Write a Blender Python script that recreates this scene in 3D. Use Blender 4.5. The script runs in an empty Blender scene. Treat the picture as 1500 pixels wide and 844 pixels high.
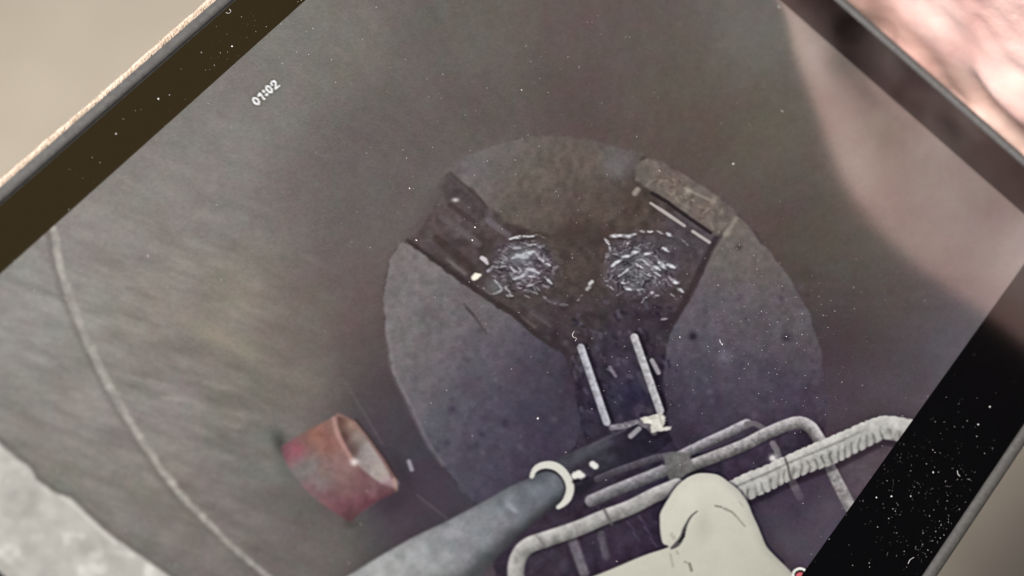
import bpy, bmesh, math, random
import numpy as np
from mathutils import Matrix, Vector

SC = bpy.context.scene
COL = SC.collection
rng = np.random.default_rng(7)
random.seed(7)

# ------------------------------------------------------------------ camera and light
PITCH = math.radians(55)                       # the photographer looks down at the tablet
FX = 2800.0                                    # focal length for a 1500 pixel wide picture
up = np.array([0, -math.cos(PITCH), -math.sin(PITCH)])      # world up, in camera axes (right, down, forward)
xr = np.array([1.0, 0, 0]); yr = np.cross(up, xr)
R_WC = np.stack([xr, yr, up])                  # camera axes -> world axes
CAM_Z = 1.28
cam_pos = np.array([0, 0, CAM_Z])
def c2w(v): return R_WC @ np.asarray(v, float)
def pt_w(v): return c2w(v) + cam_pos

cam = bpy.data.cameras.new('camera'); cam_o = bpy.data.objects.new('camera', cam); COL.objects.link(cam_o)
M3 = np.stack([c2w([1, 0, 0]), c2w([0, -1, 0]), c2w([0, 0, -1])], axis=1)
cam_o.matrix_world = Matrix.Translation(cam_pos) @ Matrix(M3.tolist()).to_4x4()
cam.sensor_width = 36; cam.lens = FX / 1500 * 36
cam.clip_start = 0.01; cam.clip_end = 200
cam.dof.use_dof = True; cam.dof.focus_distance = 0.383; cam.dof.aperture_fstop = 9.0
SC.camera = cam_o

w = bpy.data.worlds.new('World'); SC.world = w; w.use_nodes = True
w.node_tree.nodes['Background'].inputs[0].default_value = (0.9, 0.95, 1.0, 1)
w.node_tree.nodes['Background'].inputs[1].default_value = 0.015
SC.view_settings.view_transform = 'Standard'; SC.view_settings.look = 'None'
SC.view_settings.gamma = 1; SC.view_settings.exposure = 0

# tablet plane, in camera axes: U = along the screen to its right, V = down the screen, N = out of the glass
U = np.array([0.58798419, -0.64738878, 0.48493542]); V = np.array([0.74858777, 0.66263511, -0.02304481])
N = np.array([0.30641628, -0.37656671, -0.87424629]); DN = -0.330209366527191
O_C = np.array([0.11855203, -0.01212809, 0.42448298])       # bottom right corner of the lit display
SW, SH = 208.0, 150.0                                         # display size in mm
CEN = O_C + U * (-SW / 2000) + V * (-SH / 2000)               # centre of the display
TC = pt_w(CEN - N * 0.0095)                                   # base of the tablet
def area(name, d, dist, size, watts, col, shape='DISK', aim=CEN):
    l = bpy.data.lights.new(name, 'AREA'); l.shape = shape; l.size = size; l.energy = watts; l.color = col
    o = bpy.data.objects.new(name, l); COL.objects.link(o)
    d = np.asarray(d, float); d /= np.linalg.norm(d)
    p = Vector(pt_w(aim + d * dist)); t = Vector(pt_w(aim))
    o.location = p; o.rotation_euler = (t - p).to_track_quat('-Z', 'Y').to_euler()
    return o
area('key_lamp', (-0.33, -0.20, -0.92), 1.5, 0.47, 96, (1.0, 0.965, 0.92))
area('fill_lamp', (-0.80, 0.05, -0.58), 0.62, 0.35, 4.7, (0.98, 0.95, 1.13))  # added fill with no visible source, brightens the palm facing the tablet
area('added_warm_lamp', (0.10, -0.80, -0.60), 1.3, 0.85, 1.0, (1.0, 0.66, 0.22))  # added unseen lamp, placed so the left bezel mirrors a warm brown

# ------------------------------------------------------------------ helpers
# local tablet frame: x = U, y = -V, z = N, metres, origin TC.  abh(): millimetres in (a, b, h) from the display's bottom right corner
R_T = np.stack([c2w(U), c2w(-V), c2w(N)], axis=1)
MT = Matrix.Translation(TC) @ Matrix(R_T.tolist()).to_4x4()
def abh(a, b, h=0.0):
    a = np.asarray(a, float); b = np.asarray(b, float); h = np.asarray(h, float)
    return np.stack(np.broadcast_arrays((a + SW / 2) / 1000, -(b + SH / 2) / 1000, (h + 9.5) / 1000), axis=-1)
def to_photo(a, b):
    """photo pixel (1500 x 844) at which a point of the glass shows: the displayed picture is described in these"""
    p = O_C + np.multiply.outer(np.asarray(a) / 1000, U) + np.multiply.outer(np.asarray(b) / 1000, V)
    return 750 + FX * p[..., 0] / p[..., 2], 422 + FX * p[..., 1] / p[..., 2]
def from_photo(x, y):
    r = np.stack([(np.asarray(x, float) - 750) / FX, (np.asarray(y, float) - 422) / FX, np.ones(np.shape(x))], axis=-1)
    p = r * (DN / (r @ N))[..., None] - O_C
    return p @ U * 1000, p @ V * 1000

def prop(o, label=None, cat=None, kind=None, group=None):
    for k, v in (('label', label), ('category', cat), ('kind', kind), ('group', group)):
        if v: o[k] = v
    return o
def mesh_np(name, verts, faces, mat=None, parent=None, smooth=False):
    me = bpy.data.meshes.new(name)
    verts = np.asarray(verts, np.float32); faces = np.asarray(faces, np.int32); k = faces.shape[1]
    me.vertices.add(len(verts)); me.vertices.foreach_set('co', verts.ravel())
    me.loops.add(faces.size); me.loops.foreach_set('vertex_index', faces.ravel())
    me.polygons.add(len(faces)); me.polygons.foreach_set('loop_start', np.arange(0, faces.size, k, dtype=np.int32))
    if smooth: me.polygons.foreach_set('use_smooth', np.ones(len(faces), bool))
    me.update(calc_edges=True); me.validate()
    o = bpy.data.objects.new(name, me); COL.objects.link(o)
    if mat: me.materials.append(mat)
    if parent is not None: o.parent = parent
    return o
def mat(name, base, rough=0.5, ior=1.5, **kw):
    m = bpy.data.materials.new(name); m.use_nodes = True
    b = m.node_tree.nodes['Principled BSDF']
    b.inputs['Base Color'].default_value = (*base, 1); b.inputs['Roughness'].default_value = rough; b.inputs['IOR'].default_value = ior
    for k, v in kw.items(): b.inputs[k].default_value = v
    return m
def noise_color(m, c0, c1, scale, detail=6, lo=0.35, hi=0.65, bump=0.0, bdist=0.001, bscale=None):
    nt = m.node_tree; b = nt.nodes['Principled BSDF']; tc = nt.nodes.new('ShaderNodeTexCoord')
    n = nt.nodes.new('ShaderNodeTexNoise'); n.inputs['Scale'].default_value = scale; n.inputs['Detail'].default_value = detail
    r = nt.nodes.new('ShaderNodeValToRGB'); r.color_ramp.elements[0].position = lo; r.color_ramp.elements[1].position = hi
    r.color_ramp.elements[0].color = (*c0, 1); r.color_ramp.elements[1].color = (*c1, 1)
    nt.links.new(tc.outputs['Object'], n.inputs['Vector']); nt.links.new(n.outputs['Fac'], r.inputs['Fac']); nt.links.new(r.outputs['Color'], b.inputs['Base Color'])
    if bump:
        n2 = nt.nodes.new('ShaderNodeTexNoise'); n2.inputs['Scale'].default_value = bscale or scale * 4; n2.inputs['Detail'].default_value = 4
        bp = nt.nodes.new('ShaderNodeBump'); bp.inputs['Strength'].default_value = bump; bp.inputs['Distance'].default_value = bdist
        nt.links.new(tc.outputs['Object'], n2.inputs['Vector']); nt.links.new(n2.outputs['Fac'], bp.inputs['Height']); nt.links.new(bp.outputs['Normal'], b.inputs['Normal'])
    return m

# ------------------------------------------------------------------ ground
GM = noise_color(mat('ground_sand', (0.45, 0.4, 0.32), 0.95), (0.46, 0.405, 0.325), (0.54, 0.48, 0.39), 9.0, 8, 0.3, 0.7, 0.3, 0.004, 120)
nx = 60; gx = np.linspace(-30, 30, nx + 1)
XX, YY = np.meshgrid(gx, gx + 5, indexing='ij')
idx = np.arange((nx + 1) ** 2).reshape(nx + 1, nx + 1)
g = mesh_np('ground', np.stack([XX.ravel(), YY.ravel(), 0.006 * np.sin(XX.ravel() * 1.3) * np.cos(YY.ravel() * 1.7)], 1),
            np.stack([idx[:-1, :-1].ravel(), idx[1:, :-1].ravel(), idx[1:, 1:].ravel(), idx[:-1, 1:].ravel()], 1), GM)
prop(g, 'pale beige ground far below the tablet, out of focus', 'ground', 'structure')

# ------------------------------------------------------------------ the displayed picture
class Noise:
    """value noise on numpy arrays"""
    def __init__(s, seed, n=256):
        s.n = n; s.g = np.random.default_rng(seed).random((n, n)).astype(np.float32)
    def __call__(s, x, y):
        x0 = np.floor(x).astype(int); y0 = np.floor(y).astype(int); fx = x - x0; fy = y - y0
        fx = fx * fx * (3 - 2 * fx); fy = fy * fy * (3 - 2 * fy); n = s.n; G = s.g
        a = G[x0 % n, y0 % n]; b = G[(x0 + 1) % n, y0 % n]; c = G[x0 % n, (y0 + 1) % n]; d = G[(x0 + 1) % n, (y0 + 1) % n]
        return (a * (1 - fx) + b * fx) * (1 - fy) + (c * (1 - fx) + d * fx) * fy - 0.5
NZ = [Noise(i) for i in range(12)]
def fbm(x, y, sc, seed=0, octv=4, gain=0.5):
    s = 0; a = 1.0
    for i in range(octv):
        s = s + a * NZ[(seed + i) % 12](x / sc * 2 ** i + 37.1 * seed, y / sc * 2 ** i + 11.7 * seed); a *= gain
    return s
def sm(x, e0, e1):
    t = np.clip((x - e0) / (e1 - e0), 0, 1); return t * t * (3 - 2 * t)

# grid over the whole display, 0.25 mm pitch
PITCHMM = 0.25
na, nb = int(SW / PITCHMM), int(SH / PITCHMM)
GA, GB = np.meshgrid(np.linspace(-SW, 0, na + 1), np.linspace(-SH, 0, nb + 1), indexing='ij')
X, Y = to_photo(GA, GB); X = X.astype(np.float32); Y = Y.astype(np.float32)
IMG = np.zeros(X.shape + (3,), np.float32)
REG = np.zeros(X.shape, np.int16)
REGN = ['display']

def box(pts, m):
    p = np.asarray(pts, float)
    return (X > p[:, 0].min() - m) & (X < p[:, 0].max() + m) & (Y > p[:, 1].min() - m) & (Y < p[:, 1].max() + m)
def seg_dist(x, y, p, q):
    d = np.subtract(q, p); L = d @ d + 1e-9
    t = np.clip(((x - p[0]) * d[0] + (y - p[1]) * d[1]) / L, 0, 1)
    return np.hypot(x - p[0] - t * d[0], y - p[1] - t * d[1]), t
def sdf_poly(pts, x, y):
    D = np.full(x.shape, 1e9, np.float32); inside = np.zeros(x.shape, bool); n = len(pts)
    for i in range(n):
        p = pts[i]; q = pts[(i + 1) % n]
        D = np.minimum(D, seg_dist(x, y, p, q)[0])
        c = (p[1] > y) != (q[1] > y)
        with np.errstate(divide='ignore', invalid='ignore'):
            xi = (q[0] - p[0]) * (y - p[1]) / (q[1] - p[1] + 1e-12) + p[0]
        inside ^= c & (x < xi)
    return np.where(inside, -D, D)
def smooth_line(pts, n=6, closed=False):
    P = np.asarray(pts, float); m = len(P); out = []
    for i in range(m if closed else m - 1):
        g = lambda j: P[j % m] if closed else P[min(max(j, 0), m - 1)]
        a, b, c, d = g(i - 1), g(i), g(i + 1), g(i + 2)
        for t in np.linspace(0, 1, n, endpoint=False):
            out.append(0.5 * (2 * b + (c - a) * t + (2 * a - 5 * b + 4 * c - d) * t * t + (3 * b - a - 3 * c + d) * t ** 3))
    if not closed: out.append(P[-1])
    return np.array(out)
def c8(c): return np.array(c, np.float32) / 255
def put(sel, col, al):
    IMG[sel] = IMG[sel] * (1 - al[:, None]) + (c8(col) if np.ndim(col[0]) == 0 else col) * al[:, None]
def region(name):
    REGN.append(name); return len(REGN) - 1
def poly(pts, col=None, soft=1.5, alpha=1.0, reg=None, wob=0.0, wsc=8, field=None, smoothed=False, tex=0.0, tsc=6, seed=3):
    if smoothed: pts = smooth_line(pts, 6, True)
    s = box(pts, 14); x = X[s]; y = Y[s]
    d = sdf_poly(pts, x, y)
    if wob: d = d + wob * 2 * fbm(x, y, wsc, 5, 3)
    al = alpha * sm(-d, -soft, soft)
    c = field(x, y) if field is not None else np.broadcast_to(c8(col), x.shape + (3,))
    if tex: c = c * (1 + tex * fbm(x, y, tsc, seed, 4))[:, None]
    put(s, c, al)
    if reg:
        r = REG[s]; r[d < 0] = region(reg); REG[s] = r
def stroke(pts, wd, col, alpha=1.0, soft=1.2, reg=None, smoothed=False, taper=None, tex=0.0, tsc=5, shade=0.0, wob=0.0, col2=None, brk=0.0):
    P = smooth_line(pts, 6) if smoothed and len(pts) > 2 else np.asarray(pts, float)
    m = max(wd if np.ndim(wd) == 0 else max(wd), 2) + 8
    s = box(P, m); x = X[s]; y = Y[s]
    best = np.full(x.shape, 1e9, np.float32); T = np.zeros(x.shape, np.float32); side = np.zeros(x.shape, np.float32)
    n = len(P) - 1
    for i in range(n):
        d, t = seg_dist(x, y, P[i], P[i + 1]); k = d < best
        dv = P[i + 1] - P[i]; dv = dv / (np.hypot(*dv) + 1e-9)
        best = np.where(k, d, best); T = np.where(k, (i + t) / n, T)
        side = np.where(k, (x - P[i][0]) * -dv[1] + (y - P[i][1]) * dv[0], side)
    W = np.interp(T, np.linspace(0, 1, len(wd)), wd) if np.ndim(wd) else wd
    if wob: W = W * (1 + wob * 2 * fbm(x, y, 7, 4, 3))
    d = best - W / 2
    al = alpha * sm(-d, -soft, soft)
    if brk: al = al * (1 - brk * sm(-NZ[9](x / 5.5, y / 4.0) - .5 * NZ[4](x / 2.6, y / 2.6), -.12, .22))
    c = np.broadcast_to(c8(col), x.shape + (3,)).copy()
    if col2 is not None: c = c * (1 - T[:, None]) + c8(col2) * T[:, None]
    if shade: c = c * (1 - shade * np.clip(side / (np.maximum(W, 1) / 2), -1, 1))[:, None]
    if tex: c = c * (1 + tex * fbm(x, y, tsc, 6, 4))[:, None]
    put(s, c, al)
    if reg:
        r = REG[s]; r[d < 0] = reg if isinstance(reg, int) else region(reg); REG[s] = r
def blob(cx, cy, r, col, alpha=1.0, ry=None, ang=0.0):
    ry = ry or r; m = 2.6 * max(r, ry)
    s = (abs(X - cx) < m) & (abs(Y - cy) < m); dx = X[s] - cx; dy = Y[s] - cy
    ca, sa = math.cos(ang), math.sin(ang); u = dx * ca + dy * sa; v = -dx * sa + dy * ca
    put(s, col, alpha * np.exp(-(u / r) ** 2 - (v / ry) ** 2))
def field_of(samples, power=3.0, soft=18.0):
    S = np.array(samples, np.float32)
    def f(x, y):
        num = np.zeros(x.shape + (3,), np.float32); den = np.zeros(x.shape, np.float32)
        for px, py, r, g_, b in S:
            wgt = 1.0 / ((x - px) ** 2 + (y - py) ** 2 + soft * soft) ** (power / 2)
            num += wgt[..., None] * np.array([r, g_, b], np.float32); den += wgt
        return num / den[..., None] / 255
    return f

# --- shaft wall
wall = field_of([
    (150, 300, 137, 132, 127), (300, 300, 139, 134, 129), (200, 450, 147, 141, 132), (350, 450, 145, 138, 126), (60, 480, 149, 146, 141),
    (60, 600, 140, 136, 129), (250, 620, 140, 135, 128), (300, 760, 128, 123, 116), (450, 560, 128, 119, 108), (450, 450, 125, 115, 105),
    (520, 420, 99, 86, 84), (520, 330, 105, 97, 94), (560, 600, 80, 69, 73), (540, 500, 92, 79, 78), (590, 650, 66, 62, 72), (575, 560, 78, 67, 70), (640, 700, 64, 60, 70), (600, 620, 66, 60, 69), (620, 740, 74, 66, 73), (450, 800, 112, 106, 100), (500, 230, 108, 101, 99),
    (600, 150, 103, 96, 92), (400, 120, 131, 127, 122), (330, 200, 134, 129, 125), (500, 60, 120, 116, 109), (700, 50, 106, 101, 93), (850, 60, 99, 88, 82), (850, 150, 90, 77, 74),
    (700, 160, 97, 88, 84), (1000, 100, 98, 90, 83), (1100, 60, 109, 107, 100), (1120, 200, 98, 90, 83), (1160, 350, 88, 76, 72), (1230, 350, 91, 82, 75),
    (1020, 210, 92, 80, 73), (1300, 440, 92, 84, 78), (1260, 495, 70, 60, 62), (1320, 500, 76, 71, 75), (1400, 508, 93, 91, 96), (1225, 500, 68, 57, 60), (1230, 600, 72, 61, 72), (1300, 560, 82, 76, 84),
    (1180, 740, 66, 57, 72), (1250, 660, 90, 75, 80), (1300, 250, 95, 88, 80), (1400, 350, 97, 92, 88), (640, 250, 105, 97, 97), (580, 300, 104, 96, 94),
    (0, 760, 128, 124, 118), (100, 560, 146, 141, 133), (400, 650, 126, 122, 114), (620, 680, 65, 61, 71), (-150, 900, 110, 106, 100)], 3.0, 55)
IMG[:] = wall(X, Y)
# streaks run down the shaft wall, towards the pit
ang = np.arctan2(Y - 420, X - 880); rad = np.hypot(X - 880, Y - 420)
strk = fbm(ang * 26, rad / 70, 1.0, 2, 4)
fade = 0.35 + 0.65 * sm(rad, 330, 700)
IMG *= (1 + 0.06 * fade * strk)[..., None]
u_ = X * 0.93 + Y * 0.36; v_ = -X * 0.36 + Y * 0.93
left = sm(560 - X, 0, 260) * sm(Y, 180, 420)
IMG *= (1 + 0.10 * left * fbm(u_ / 4.5, v_, 12, 7, 4))[..., None]
IMG *= (1 + 0.035 * fbm(X, Y, 90, 1, 5))[..., None]
ch = fbm(X, Y, 85, 8, 3)
IMG += np.stack([0.006 * ch, -0.010 * ch, 0.010 * fbm(X, Y, 95, 4, 3)], -1)
for (a0, b0, a1, b1, wd, al) in [(238, 582, 274, 586, 5, .45), (300, 560, 345, 570, 6, .25), (330, 600, 380, 612, 6, .22), (215, 556, 262, 566, 5, .2), (120, 540, 170, 560, 7, .15),
                                 (330, 620, 360, 626, 6, .3), (440, 372, 470, 382, 7, .12), (300, 660, 345, 672, 6, .18), (150, 240, 230, 292, 8, .12), (190, 330, 260, 372, 7, .12), (240, 350, 290, 395, 7, .10)]:
    stroke([(a0, b0), ((a0 + a1) / 2, (b0 + b1) / 2 + 1.5), (a1, b1)], [wd * .4, wd * 1.2, wd * .3], (182, 174, 163), al * .9, 4.5, brk=.5)
for (cx, cy, r, ry, an, col, al) in [(330, 500, 60, 14, .4, (158, 146, 126), .4), (400, 640, 30, 16, .2, (104, 108, 104), .55), (370, 690, 45, 15, .4, (110, 112, 108), .5), (330, 705, 40, 18, .6, (112, 114, 110), .35),
                                      (300, 480, 50, 12, .35, (160, 148, 130), .3), (255, 285, 60, 14, .6, (150, 144, 138), .35), (1180, 400, 26, 14, .4, (74, 60, 56), .35), (1390, 545, 30, 30, 0, (94, 92, 96), .4),
                                      (1345, 540, 25, 40, .5, (76, 71, 74), .3), (470, 430, 50, 90, .3, (112, 100, 96), .35), (430, 330, 60, 30, -.6, (126, 119, 112), .3)]:
    blob(cx, cy, r, col, al, ry, an)
# --- seam joint in the shaft wall
seam = [(76, 330), (80.6, 346), (89.5, 393.7), (113.4, 465), (149, 543), (185, 608.6), (226.8, 674), (262.6, 722), (298, 757.8), (340, 799.5), (388, 841), (450, 895)]
stroke([(x - 8, y + 3) for x, y in seam], 10, (108, 102, 96), 0.38, 5, smoothed=True)
stroke(seam, [9, 11, 12, 10, 9, 8, 7], (170, 165, 157), 0.85, 3.0, reg='seam_joint', smoothed=True, tex=0.16, tsc=14, wob=0.25, col2=(152, 147, 139))
for q in [(253.6, 707, 5), (296.6, 756, 5), (160, 566, 5), (205, 640, 5)]: blob(q[0], q[1], q[2], (200, 194, 184), .55)
# --- pale ledge, lower left
ledge = [(-40, 615), (0, 650), (24, 671), (43.5, 686), (53, 703), (80, 722), (101.5, 729), (135, 761), (169, 790), (205, 814), (241.7, 840.6), (330, 905), (200, 1200), (-900, 1200), (-900, 600)]
stroke([(x + 5, y - 3) for x, y in ledge[:12]], 7, (112, 108, 102), 0.5, 3.5)
def ledge_f(x, y):
    c = np.broadcast_to(c8((189, 185, 177)), x.shape + (3,)).copy()
    n = fbm(x, y, 26, 3, 3); n2 = fbm(x, y, 24, 9, 3)
    c += (0.08 * n)[:, None] + (0.09 * sm(n2, 0.0, 0.55))[:, None] * np.array([1, .99, .93])
    return c
poly(ledge, field=ledge_f, soft=3.2, reg='concrete_ledge', wob=1.2, wsc=26)
stroke([(90, 728), (101.5, 735), (135, 767), (169, 796)], 5, (222, 217, 207), 0.6, 3)

# --- pit floor
disc = [(656.7, 252), (668, 244), (680.8, 234), (698, 225), (720, 214), (760, 203), (800, 200), (850, 205), (900, 214), (950, 231), (976.5, 242), (1012.8, 262), (1053, 288), (1079, 312), (1110, 345), (1135, 378),
        (1160, 415), (1185, 460), (1200, 510), (1207, 560), (1209, 620), (1200, 680), (1180, 800), (1000, 880), (760, 900), (712, 752), (696, 738), (672, 712), (649, 680.5), (630, 655), (616.6, 630), (605, 605), (595, 583), (582, 560), (573, 535), (567, 500), (563.5, 465), (564, 420), (570.5, 382), (583, 362), (594, 350), (610, 327), (640, 272)]
# darker rim of wall just outside
floor_f = field_of([(640, 330, 86, 75, 75), (700, 380, 79, 68, 69), (690, 310, 86, 76, 77), (800, 340, 80, 69, 65), (850, 400, 79, 68, 63), (930, 300, 82, 70, 65), (1010, 350, 82, 74, 79), (1000, 420, 80, 70, 72), (850, 470, 68, 59, 61), (900, 520, 61, 55, 67),
                    (920, 570, 58, 54, 70), (760, 440, 76, 66, 66), (820, 500, 64, 55, 60), (960, 480, 60, 52, 60), (990, 600, 50, 43, 57), (1000, 660, 52, 46, 62), (860, 600, 52, 46, 60), (850, 660, 56, 50, 62), (1100, 700, 66, 57, 72), (900, 800, 62, 52, 66), (800, 800, 62, 54, 66)], 3.2, 14)
poly(disc, field=floor_f, soft=3.0, smoothed=True, reg='pit_floor', wob=1.5, tex=0.22, tsc=12, seed=2)
# end of the left channel: paler rim of the wall
stroke([(650, 262), (628, 295), (608, 330), (588, 358)], [6, 22, 20, 8], (100, 91, 91), 0.75, 5)
# stripes on the channel bed
for pts, wd, col, al in [([(646, 318), (672, 336), (701, 357)], 9, (98, 89, 91), .75), ([(715, 323), (745, 345)], 9, (112, 105, 112), .6), ([(655, 380), (681, 401)], 5, (112, 102, 102), .8), ([(622, 352), (655, 380)], 6, (84, 74, 74), .5),
                         ([(760, 440), (800, 470)], 6, (88, 80, 84), .4), ([(778, 458), (806, 478)], 4, (102, 94, 96), .45), ([(764, 465), (783, 479)], 4, (112, 104, 102), .5), ([(795, 438), (826, 447)], 5, (96, 88, 96), .5), ([(660, 300), (700, 330)], 8, (66, 54, 52), .5), ([(640, 350), (690, 392)], 12, (66, 54, 52), .6)]:
    stroke(pts, wd, col, al, 3.0)
# upper bench
ub = [(656.7, 252), (668, 244), (680.8, 234), (698, 225), (715, 218), (760, 205), (800, 201), (850, 206), (900, 215), (940, 229), (932, 262), (944, 274), (935, 290), (900, 320), (850, 345), (790, 342), (740, 322), (713, 302.8), (699, 284.7), (679, 270.6)]
ub_f = field_of([(690, 245, 110, 103, 104), (700, 265, 110, 103, 100), (760, 230, 107, 98, 92), (780, 260, 107, 98, 90), (860, 240, 103, 92, 85), (905, 240, 104, 97, 97), (800, 305, 96, 85, 79), (760, 310, 98, 88, 82), (860, 300, 92, 80, 74), (850, 340, 78, 66, 62), (930, 285, 82, 69, 64), (900, 280, 90, 78, 72)], 3.2, 12)
ub = [(880 + (x - 880) * 1.014, 420 + (y - 420) * 1.014) if i < 10 else (x, y) for i, (x, y) in enumerate(ub)]
poly(ub, field=ub_f, soft=3.5, alpha=0.95, reg='upper_bench', wob=2.5, wsc=14, tex=0.13, tsc=9)
stroke([(660, 254), (680, 271), (699, 286), (713, 304)], 4, (64, 54, 52), .5, 3)
for cx, cy in [(700, 245), (742, 224), (905, 238)]: blob(cx, cy, 22, (112, 106, 108), .5)
blob(846, 344, 60, (74, 62, 57), .55, 14); blob(935, 262, 10, (76, 62, 58), .7, 18)
# left bench
lb = [(591, 355), (640, 388), (660, 402.6), (690, 424.7), (726, 449), (754.7, 466), (779, 490), (806, 508), (828, 524), (838, 560), (846, 600), (850, 622), (842, 652), (815, 674), (760, 708), (712, 748), (696, 738), (672, 712), (649, 680.5), (630, 655), (616.6, 630), (605, 605), (595, 583), (582, 560), (573, 535), (567, 500), (563.5, 465), (564, 420), (570.5, 382), (580, 366)]
lb_f = field_of([(585, 380, 122, 114, 112), (600, 420, 122, 117, 117), (640, 480, 112, 107, 110), (700, 460, 110, 104, 104), (590, 480, 124, 118, 117), (700, 520, 94, 88, 97), (620, 560, 108, 102, 105), (780, 540, 74, 68, 82), (700, 600, 82, 76, 92), (640, 610, 97, 94, 101), (700, 660, 74, 68, 84), (660, 680, 82, 79, 90), (650, 655, 85, 83, 93), (800, 630, 62, 56, 72), (840, 560, 56, 49, 62), (720, 720, 74, 68, 82), (760, 690, 68, 60, 76), (580, 530, 118, 112, 112)], 3.0, 42)
poly(lb, field=lb_f, soft=2.0, smoothed=True, reg='left_bench', wob=1.8, wsc=11, tex=0.10, tsc=9)
stroke([(597, 352), (640, 383), (660, 397), (690, 419), (726, 443), (754.7, 461), (779, 485), (815, 512)], [4, 6, 7, 8, 7, 6], (60, 51, 52), 0.7, 3.0)
stroke([(567, 480), (573, 535), (582, 560), (595, 583), (605, 605), (616.6, 630), (630, 655), (649, 680.5)], 7, (132, 124, 128), 0.35, 3)
stroke([(680, 446), (697, 466), (712, 488)], 4, (78, 70, 70), .6, 2); stroke([(684, 452), (694, 462)], 3, (70, 62, 62), .5, 2)
for cx, cy, r, c, al in [(625, 460, 12, (98, 92, 94), .5), (662, 600, 7, (62, 56, 72), .6), (740, 620, 6, (52, 46, 62), .6), (708, 610, 8, (64, 58, 74), .5), (655, 650, 6, (68, 60, 76), .5), (614, 598, 16, (122, 116, 120), .4), (770, 600, 18, (58, 52, 68), .4), (690, 560, 16, (82, 76, 86), .5)]: blob(cx, cy, r, c, al)
# right bench
rb = [(1078, 316.7), (1100, 338), (1118, 358), (1135, 378), (1160, 415), (1185, 460), (1200, 510), (1207, 560), (1209, 615), (1130, 640), (1013, 664), (985, 640), (976, 600), (972, 560), (975, 520), (981, 490), (1001, 452), (1013, 438), (1033, 395), (1045, 369), (1063, 340)]
rb_f = field_of([(1080, 345, 114, 106, 98), (1070, 390, 108, 100, 96), (1080, 450, 97, 91, 97), (1030, 450, 98, 92, 100), (1120, 400, 106, 98, 94), (1150, 460, 96, 89, 93), (1060, 550, 80, 75, 88), (1010, 540, 77, 72, 87), (1000, 490, 92, 87, 95), (1180, 500, 88, 81, 86), (1150, 580, 73, 65, 82), (1190, 600, 68, 58, 72), (1030, 610, 68, 60, 76), (985, 580, 60, 52, 66), (1100, 640, 66, 58, 71)], 3.0, 42)
poly(rb, field=rb_f, soft=2.2, smoothed=True, reg='right_bench', wob=2.0, wsc=12, tex=0.11, tsc=9)
stroke([(1050, 347), (1042, 362), (1030, 388), (1010, 428), (996, 455), (979, 485)], [8, 9, 10, 10, 9, 8], (58, 49, 52), 0.7, 3.2)
stroke([(1077, 320), (1063, 343)], 8, (134, 126, 116), .8, 2.5); blob(1066, 341, 6, (148, 140, 130), .6)
for cx, cy, r, c, al in [(1061, 525, 12, (116, 112, 124), .6), (1083, 362, 5, (66, 58, 56), .7), (1015, 493, 6, (40, 34, 44), .8), (1152, 495, 7, (56, 48, 60), .7), (1095, 430, 16, (104, 97, 104), .4), (1110, 470, 18, (84, 78, 84), .5), (1130, 540, 14, (62, 56, 72), .4), (1050, 590, 16, (64, 58, 76), .4)]: blob(cx, cy, r, c, al)
for k in range(60):
    x0 = rng.uniform(985, 1200); y0 = rng.uniform(420, 610); blob(x0, y0, rng.uniform(2, 6), (58, 51, 66) if rng.random() < .6 else (104, 97, 110), rng.uniform(.15, .4))
for k in range(50):
    x0 = rng.uniform(600, 830); y0 = rng.uniform(470, 690); blob(x0, y0, rng.uniform(2, 6), (56, 50, 64) if rng.random() < .6 else (112, 106, 114), rng.uniform(.12, .35))
# stone block at the head of the right channel
sb = [(930, 246), (938, 237), (950, 232), (964, 236), (976.5, 242), (1012.8, 262), (1053, 288.5), (1079, 312.7), (1066, 332), (1052, 345), (1030, 331), (1012.8, 318.8), (976.5, 292.6), (944, 272), (930, 264)]
poly(sb, (112, 101, 95), 3.0, 0.95, 'stone_block', 1.4, 10, tex=0.16, tsc=9, seed=5)
for k in range(46):
    t = rng.random(); s_ = rng.uniform(-16, 16); x0 = 955 + 100 * t - s_ * .55; y0 = 256 + 64 * t + s_ * .8
    a_ = rng.uniform(0, 3.1); l = rng.uniform(3, 9)
    stroke([(x0, y0), (x0 + l * math.cos(a_), y0 + l * math.sin(a_))], rng.uniform(2, 3.5), (144, 130, 116) if rng.random() < .55 else (92, 79, 70), rng.uniform(.3, .7), 1.8)
stroke([(1004, 276), (1022, 285), (1047, 296)], 4, (148, 136, 124), .6, 2); blob(1008, 280, 5, (168, 156, 144), .7); blob(1046, 292, 5, (158, 146, 134), .6)
stroke([(955, 283), (978.5, 297), (1010, 320), (1041, 341)], 5, (46, 39, 42), .85, 2)
stroke([(990, 312), (1012, 328)], 5, (92, 84, 84), .5, 2)
stroke([(953, 297.6), (975, 312), (1002.7, 331)], [3, 5, 5, 4], (172, 162, 158), .9, 1.4)
stroke([(1014.8, 339), (1039, 355)], 4.5, (172, 164, 160), .9, 1.4)
stroke([(930, 283), (934, 278)], 8, (152, 141, 132), .8, 2.5); stroke([(694.5, 407), (698, 404.5), (703, 403)], [8, 10, 4], (240, 230, 210), 1, 1.8)
blob(667, 293, 5, (190, 184, 182), .9, 3)
stroke([(706, 378), (710, 380.5), (714, 386)], [6, 7, 4], (204, 197, 202), .9, 1.6); stroke([(715, 397), (720, 394)], 5, (176, 166, 184), .8, 1.6)
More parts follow.
